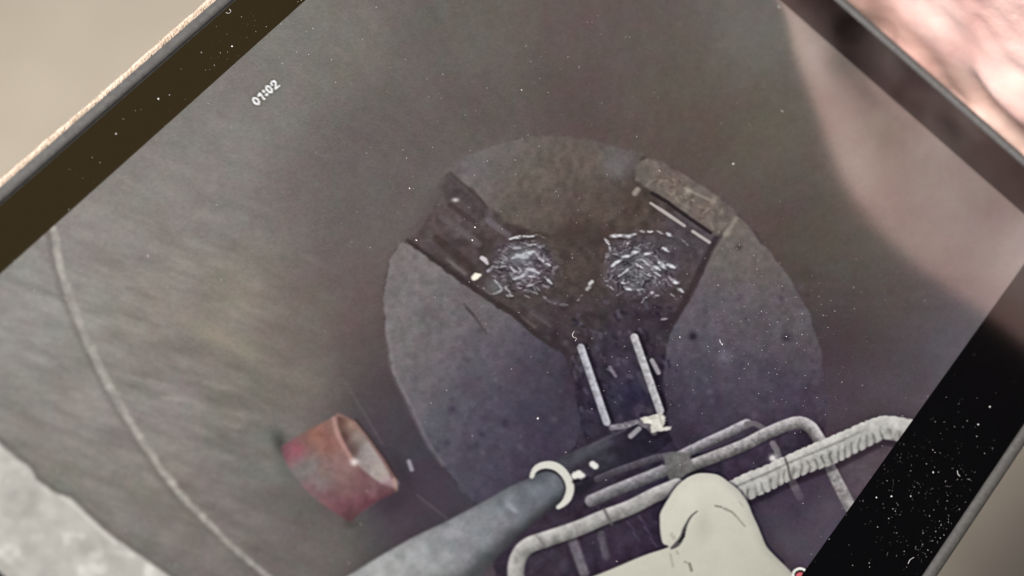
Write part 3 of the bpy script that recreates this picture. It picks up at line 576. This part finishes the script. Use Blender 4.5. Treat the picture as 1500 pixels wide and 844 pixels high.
RM = noise_color(mat('rim_plastic', (0.05, 0.05, 0.05), 0.6, 1.5, **{'Specular IOR Level': 0.22}), (0.034, 0.033, 0.033), (0.050, 0.049, 0.047), 900, 5, .3, .7, .12, .0002, 2500)
ring_mesh('rim', [(0.0, -1.0), (0.3, -1.0), (0.45, -0.1), (0.8, 0.25), (1.3, 0.36), (1.9, 0.25), (2.5, -0.1), (2.9, -0.8), (3.1, -2.0)], RM, root, True)
SHM = mat('shell_plastic', (0.03, 0.029, 0.028), 0.5)
shell = ring_mesh('shell', [(3.1, -2.0), (3.2, -6.0), (2.6, -8.4), (0.5, -9.5), (-10, -9.5)], SHM, root, True)
bm = bmesh.new(); bm.from_mesh(shell.data); bmesh.ops.holes_fill(bm, edges=[e for e in bm.edges if e.is_boundary and all(abs(v.co.z) < 1e-5 for v in e.verts)]); bm.to_mesh(shell.data); bm.free()
# felt lining that shows along the top edge of the rim
FM = noise_color(mat('felt', (0.62, 0.52, 0.42), 0.95), (0.23, 0.175, 0.13), (0.36, 0.285, 0.225), 700, 6, .3, .7, .8, .0006, 1800)
aa = np.linspace(BL + 2, BR_ - 2, 260)
wv = 0.10 * np.sin(aa * .11) + 0.22 * np.array([NZ[0](a_ / 2.1, 3.3) for a_ in aa]); rows = []
for (db, h_) in [(2.95, -1.7), (3.5, -1.2), (4.1, -1.3), (4.3, -2.2), (4.0, -3.4), (3.1, -3.6)]:
    rows.append(abh(aa, BT - db - wv * (db > 3.3), h_ + .3 * wv))
nn = len(aa); F = [(j * nn + i, j * nn + i + 1, (j + 1) * nn + i + 1, (j + 1) * nn + i) for j in range(5) for i in range(nn - 1)]
felt = mesh_np('felt_lining', np.concatenate(rows), F, FM, root, True)
def fibres(n, mk, rad=0.03):
    Vv = []; F = []
    for _ in range(n):
        P = mk(); b0 = len(Vv)
        for p in P:
            for k in range(3):
                Vv.append(p + rad / 1000 * np.array([math.cos(k * 2.094), math.sin(k * 2.094), math.cos(k * 2.094 + 1)]))
        for j in range(len(P) - 1):
            for k in range(3): F.append((b0 + j * 3 + k, b0 + j * 3 + (k + 1) % 3, b0 + (j + 1) * 3 + (k + 1) % 3, b0 + (j + 1) * 3 + k))
    return np.array(Vv), F
def felt_fibre():
    a_ = rng.uniform(BL + 3, BR_ - 3); l = rng.exponential(.26) + .12; th = rng.uniform(-1.2, 1.2); b_ = BT - 3.9 - rng.uniform(-.5, .25); h_ = -1.3 + rng.uniform(-1.5, .4)
    out = []
    for t in np.linspace(0, 1, 5): out.append(abh(a_ + l * t * math.sin(th) + .15 * math.sin(6 * t + th), b_ - l * t * math.cos(th), h_ + l * t * rng.uniform(-.1, .5)))
    return out
Vv, F = fibres(1200, felt_fibre, .018)
FZ = mat('felt_fibre', (0.34, 0.275, 0.22), 0.9)
fz = mesh_np('felt_fuzz', Vv, F, FZ, felt); fz['kind'] = 'stuff'

# ------------------------------------------------------------------ dust and lint lying on the glass
DM = mat('dust', (0.36, 0.355, 0.35), 0.9)
spots = []
def add_spots(n, cx, cy, sx, sy, smin=.035, smax=.13):
    for _ in range(n): spots.append((rng.normal(cx, sx), rng.normal(cy, sy), smin + (smax - smin) * rng.random() ** 3))
for _ in range(1000): spots.append((rng.uniform(0, 1500), rng.uniform(0, 844), .03 + .09 * rng.random() ** 4))
add_spots(420, 1080, 500, 130, 90); add_spots(260, 800, 250, 150, 110); add_spots(330, 1350, 720, 60, 90); add_spots(120, 1385, 790, 26, 40); add_spots(220, 950, 420, 130, 60, .03, .11); add_spots(90, 330, 40, 60, 50)
for x0, y0, r0 in [(764, 132, .22), (1074, 240, .3), (1146, 163, .25), (340, 68, .3), (232, 145, .28), (1141, 10, .28), (1306, 727, .28), (1284, 729, .26), (696, 333, .24), (692, 352, .24), (788, 613, .28), (1058, 505, .22), (610, 352, .26), (600, 276, .22), (966, 250, .2), (1152, 493, .2), (996, 494, .2), (1450, 596, .3), (1433, 622, .25), (170, 196, .22), (1367, 692, .3), (1334, 727, .22)]:
    spots.append((x0, y0, r0))
Vv = []; F = []
for x0, y0, r0 in spots:
    a_, b_ = from_photo(x0, y0)
    if not (-SW - 9 < a_ < 9.5 and -158 < b_ < 18.8): continue
    r0 *= .62; b0 = len(Vv); k6 = rng.uniform(.75, 1.2, 6); th = rng.uniform(0, 6)
    Vv.append(abh(a_, b_, .02 + r0 * .7))
    for k in range(6): Vv.append(abh(a_ + r0 * k6[k] * math.cos(th + k * 1.047), b_ + r0 * k6[k] * math.sin(th + k * 1.047), .015))
    for k in range(6): F.append((b0, b0 + 1 + (k + 1) % 6, b0 + 1 + k))
# faces may come out upside down: both sides are shaded alike
dust = mesh_np('dust', np.array(Vv) , F, DM)
dust.matrix_world = MT
prop(dust, 'white dust specks scattered over the tablet glass', 'dust', 'stuff')
def lint(x0, y0, pts, rad=.07):
    P = smooth_line([from_photo(x0 + dx, y0 + dy) for dx, dy in pts], 6)
    return [abh(a_, b_, .12) for a_, b_ in P]
L = [lint(841, 486, [(0, 0), (-2.6, 4), (-1.5, 8), (3, 10), (1, 14)]), lint(336, 14, [(0, 0), (2, 3), (-1, 6), (-5, 5)]), lint(1402, 690, [(0, 0), (1, 5), (4, 8)]), lint(1330, 826, [(0, 0), (3, -6), (8, -9)]), lint(1054, 498, [(0, 0), (1, 4), (4, 6)])]
it = iter(L); Vl, Fl = fibres(len(L), lambda: next(it), .045)
li = mesh_np('lint', Vl, Fl, DM); li.matrix_world = MT
prop(li, 'short white lint hairs lying on the tablet glass', 'lint', 'stuff')

# ------------------------------------------------------------------ hand at the right edge
def smin(a, b, k):
    h = np.clip(.5 + .5 * (b - a) / k, 0, 1); return b * (1 - h) + a * h - k * h * (1 - h)
HP = 1.25                                                     # grid pitch in mm
lo = np.array([-62., -125., -48.]); hi = np.array([112., 282., 100.])
nn3 = ((hi - lo) / HP).astype(int) + 1
gx_, gy_, gz_ = np.meshgrid(*[lo[i] + HP * np.arange(nn3[i], dtype=np.float32) for i in range(3)], indexing='ij')
def caps(p, q, r0, r1):
    p = np.array(p, np.float32); q = np.array(q, np.float32); d = q - p; L2 = float(d @ d)
    t = np.clip(((gx_ - p[0]) * d[0] + (gy_ - p[1]) * d[1] + (gz_ - p[2]) * d[2]) / L2, 0, 1)
    return np.sqrt((gx_ - p[0] - t * d[0]) ** 2 + (gy_ - p[1] - t * d[1]) ** 2 + (gz_ - p[2] - t * d[2]) ** 2) - (r0 + (r1 - r0) * t)
def ell(c, r):
    k = np.sqrt(((gx_ - c[0]) / r[0]) ** 2 + ((gy_ - c[1]) / r[1]) ** 2 + ((gz_ - c[2]) / r[2]) ** 2); return (k - 1) * min(r)
def chain(P, R, k=5):
    D = None
    for i in range(len(P) - 1):
        c = caps(P[i], P[i + 1], R[i], R[i + 1]); D = c if D is None else smin(D, c, k)
    return D
HAND = dict(palm=((42, 4, 26), (20, 52, 44)), thenar=((33, -14, 44), (17, 40, 30)))
D = smin(ell(*HAND['palm']), ell(*HAND['thenar']), 12)
D = smin(D, ell((38, 34, 40), (19, 34, 30)), 12)              # heel of the hand
thumb = [(36, -28, 46), (29, -58, 25), (23, -82, 8), (20, -104, 4)]
D = smin(D, chain(thumb, [18, 13, 10.5, 8.5]), 8)
tips = []
for i, (b0, l) in enumerate([(-44, 1.0), (-22, 1.1), (0, 1.04), (20, .86)]):
    P = [(44, b0 * .8 + 4, -4), (34, b0, -22), (34 - 44 * l * .75, b0 - 5, -21.5), (34 - 70 * l * .9, b0 - 9, -20.0), (34 - 88 * l * .92, b0 - 11, -18.5)]
    Rf = [11.5, 10.2, 9.2, 8.2, 7.0]; Rf = [r * (1 if i < 3 else .88) for r in Rf]
    D = smin(D, chain(P, Rf, 3), 4); tips.append((P[-2], P[-1], Rf[-1]))
D = smin(D, chain([(44, 30, 20), (50, 80, 12), (60, 150, 2), (72, 240, -12)], [33, 27, 31, 37]), 16)
# creases and folds of the skin
def groove(P, depth, wdt):
    global D
    Q = smooth_line(P, 5); m = None
    for i in range(len(Q) - 1):
        c = caps(Q[i], Q[i + 1], 0, 0); m = c if m is None else np.minimum(m, c)
    D = D + depth * np.exp(-(m / wdt) ** 2)
D = smin(D, caps((46, -18, 6), (37, -84, -6), 25, 17), 10)
D = smin(D, ell((36, -42, 24), (17, 38, 27)), 10)
CAMP = np.array([-O_C @ U, -O_C @ V, -O_C @ N]) * 1000
def on_hand(px, py):
    a_, b_ = from_photo(px, py); d = np.array([a_, b_, 0.0]) - CAMP; d /= np.linalg.norm(d); p0 = np.array([a_, b_, 0.0]) - d * 90
    for k in range(600):
        p = p0 + d * k * .4; i = np.round((p - lo) / HP).astype(int)
        if (i >= 0).all() and (i < nn3).all() and D[tuple(i)] < 0: return p
    return None
def crease(px, depth, wdt):
    P = [q for q in (on_hand(x, y) for x, y in px) if q is not None]
    if len(P) > 1: groove(P, depth, wdt)
CR = [([(1318, -22), (1308, 5), (1300, 20), (1292, 42), (1288, 60)], 6.5, 3.0), ([(1362, -15), (1376, 22), (1392, 60), (1408, 98), (1440, 145), (1480, 190), (1508, 218)], 4.2, 4.2), ([(1390, 10), (1400, 55), (1424, 92), (1465, 135), (1500, 165)], -2.2, 4.5),
      ([(1340, 60), (1365, 95), (1400, 150)], .8, 2.5), ([(1450, 20), (1475, 35), (1510, 40)], .7, 1.2), ([(1470, -5), (1490, 15), (1520, 22)], .7, 1.2), ([(1462, 60), (1485, 62), (1515, 75)], .6, 1.2), ([(1440, 85), (1470, 100), (1510, 110)], .5, 1.5), ([(1415, -8), (1423, 5), (1430, 12)], 1.2, 1.6), ([(1345, -10), (1352, 20), (1350, 45)], .7, 2.0)]
CR += [([(1330, -10), (1336, 15), (1330, 45), (1322, 75)], .9, 1.6), ([(1365, 60), (1372, 100), (1392, 135), (1420, 170)], 1.0, 1.8), ([(1432, 30), (1445, 60), (1470, 90), (1510, 120)], 1.1, 1.6), ([(1400, -15), (1408, 30), (1428, 70)], .8, 1.5), ([(1455, -10), (1462, 25), (1490, 50), (1520, 60)], .9, 1.3), ([(1480, 20), (1500, 30), (1530, 50)], .8, 1.0)]
for c_ in CR: crease(*c_)
# keep clear of the tablet body
tb = np.maximum.reduce([gx_ - 13.85, -(gx_ + 260), gy_ - 24, -gy_ - 165, gz_ - .6, -gz_ - 9.75])
D = np.maximum(D, -(tb - .1))
def surface_nets(F, origin, h):
    S = F < 0; nx, ny, nz = F.shape
    acc = np.zeros((nx - 1, ny - 1, nz - 1, 3), np.float32); cnt = np.zeros((nx - 1, ny - 1, nz - 1), np.float32)
    sl = lambda o: tuple(slice(o_, F.shape[i] - 1 + o_) for i, o_ in enumerate(o))
    import itertools
    for ax in range(3):
        for o in itertools.product((0, 1), repeat=2):
            c0 = list(o); c0.insert(ax, 0); c1 = list(o); c1.insert(ax, 1)
            f0 = F[sl(c0)]; f1 = F[sl(c1)]; m = (f0 < 0) != (f1 < 0)
            t = np.where(m, f0 / np.where(m, f0 - f1, 1), 0)
            for k in range(3): acc[..., k] += np.where(m, c0[k] + (t if k == ax else 0), 0)
            cnt += m
    act = cnt > 0; ids = -np.ones(act.shape, int); ids[act] = np.arange(act.sum())
    base = np.stack(np.nonzero(act), 1); Vv = (base + acc[act] / cnt[act][:, None]) * h + origin
    Q = []
    for ax in range(3):
        a1, a2 = [(1, 2), (2, 0), (0, 1)][ax]
        i0 = [slice(1, n_ - 1) for n_ in F.shape]; i0[ax] = slice(0, F.shape[ax] - 1); i1 = list(i0); i1[ax] = slice(1, F.shape[ax])
        s0 = S[tuple(i0)]; s1 = S[tuple(i1)]; m = s0 != s1
        c = np.stack(np.nonzero(m), 1); c[:, a1] += 1; c[:, a2] += 1
        def at_(d1, d2):
            e = c.copy(); e[:, a1] -= d1; e[:, a2] -= d2; return ids[e[:, 0], e[:, 1], e[:, 2]]
        q = np.stack([at_(1, 1), at_(0, 1), at_(0, 0), at_(1, 0)], 1); flip = ~s0[m]
        q[flip] = q[flip][:, ::-1]; Q.append(q)
    return Vv, np.concatenate(Q)
HV, HQ = surface_nets(D, lo, HP)
# two rounds of relaxing takes the grid's terraces off
def relax(Vv, Q, it, k=.5):
    e = np.concatenate([Q[:, [0, 1]], Q[:, [1, 2]], Q[:, [2, 3]], Q[:, [3, 0]]])
    for _ in range(it):
        s = np.zeros_like(Vv); c = np.zeros(len(Vv))
        for j in range(3): s[:, j] = np.bincount(e[:, 0], Vv[e[:, 1], j], len(Vv)) + np.bincount(e[:, 1], Vv[e[:, 0], j], len(Vv))
        c = np.bincount(e[:, 0], minlength=len(Vv)) + np.bincount(e[:, 1], minlength=len(Vv))
        Vv = Vv * (1 - k) + k * s / np.maximum(c, 1)[:, None]
    return Vv
HV = relax(HV, HQ, 3)
SK = mat('skin', (0.5, 0.33, 0.29), 0.52, 1.45)
nt = SK.node_tree; pb = nt.nodes['Principled BSDF']; tc = nt.nodes.new('ShaderNodeTexCoord')
n1 = nt.nodes.new('ShaderNodeTexNoise'); n1.inputs['Scale'].default_value = 42; n1.inputs['Detail'].default_value = 3
r1 = nt.nodes.new('ShaderNodeValToRGB'); r1.color_ramp.elements[0].position = .36; r1.color_ramp.elements[1].position = .66
r1.color_ramp.elements[0].color = (0.36, 0.215, 0.188, 1); r1.color_ramp.elements[1].color = (0.42, 0.31, 0.268, 1)
nt.links.new(tc.outputs['Object'], n1.inputs['Vector']); nt.links.new(n1.outputs['Fac'], r1.inputs['Fac']); nt.links.new(r1.outputs['Color'], pb.inputs['Base Color'])
vo = nt.nodes.new('ShaderNodeTexVoronoi'); vo.inputs['Scale'].default_value = 620; vo.feature = 'DISTANCE_TO_EDGE'
n2 = nt.nodes.new('ShaderNodeTexNoise'); n2.inputs['Scale'].default_value = 170; n2.inputs['Detail'].default_value = 5; n2.inputs['Distortion'].default_value = 0.3
ad = nt.nodes.new('ShaderNodeMath'); ad.operation = 'MULTIPLY_ADD'; ad.inputs[1].default_value = 3.0
nt.links.new(tc.outputs['Object'], vo.inputs['Vector']); nt.links.new(tc.outputs['Object'], n2.inputs['Vector']); nt.links.new(n2.outputs['Fac'], ad.inputs[0]); nt.links.new(vo.outputs['Distance'], ad.inputs[2])
bp = nt.nodes.new('ShaderNodeBump'); bp.inputs['Strength'].default_value = .2; bp.inputs['Distance'].default_value = .0006
nt.links.new(ad.outputs[0], bp.inputs['Height']); nt.links.new(bp.outputs['Normal'], pb.inputs['Normal'])
pb.inputs['Subsurface Weight'].default_value = .15; pb.inputs['Subsurface Radius'].default_value = (1, .35, .2); pb.inputs['Subsurface Scale'].default_value = .0015
H0 = abh(44, 60, -20)
hand = mesh_np('hand', abh(*HV.T) - H0, HQ, SK, None, True)
hand.matrix_world = MT @ Matrix.Translation(Vector(H0))
prop(hand, 'bare pink hand with creased palm gripping the right edge of the tablet', 'hand')
NM = mat('nail', (0.78, 0.52, 0.46), 0.25)
def nail(c, ax, outw, L_, W_):
    ax = np.array(ax, float); ax /= np.linalg.norm(ax); outw = np.array(outw, float); outw -= ax * (outw @ ax); outw /= np.linalg.norm(outw); sd = np.cross(ax, outw)
    Vv = []; F = []; nu, nv = 7, 8
    for lay in (0, -.7):
        for i in range(nu):
            for j in range(nv):
                u = i / (nu - 1) * 2 - 1; v = j / (nv - 1) * 2 - 1
                s_ = u * W_ / 2 * math.sqrt(max(0.05, 1 - .75 * max(0, abs(v) - .3) ** 2)); l_ = v * L_ / 2
                Vv.append(np.array(c) + ax * l_ + sd * s_ + outw * (lay - .16 * s_ * s_ / (W_ / 4)))
    for i in range(nu - 1):
        for j in range(nv - 1):
            a_ = i * nv + j; F.append((a_, a_ + 1, a_ + nv + 1, a_ + nv)); b_ = a_ + nu * nv; F.append((b_, b_ + nv, b_ + nv + 1, b_ + 1))
    o = mesh_np('fingernail', abh(*np.array(Vv).T) - H0, F, NM, hand, True)
for p, q, r in tips: nail(np.array(q) + np.array((1, 0, -r * .96)), np.subtract(q, p), (0, 0, -1), 11, r * 1.5)
nail((19 + 6.5, -107, 8 + 6.0), (-3, -22, -8), (.75, 0, .65), 14, 13)
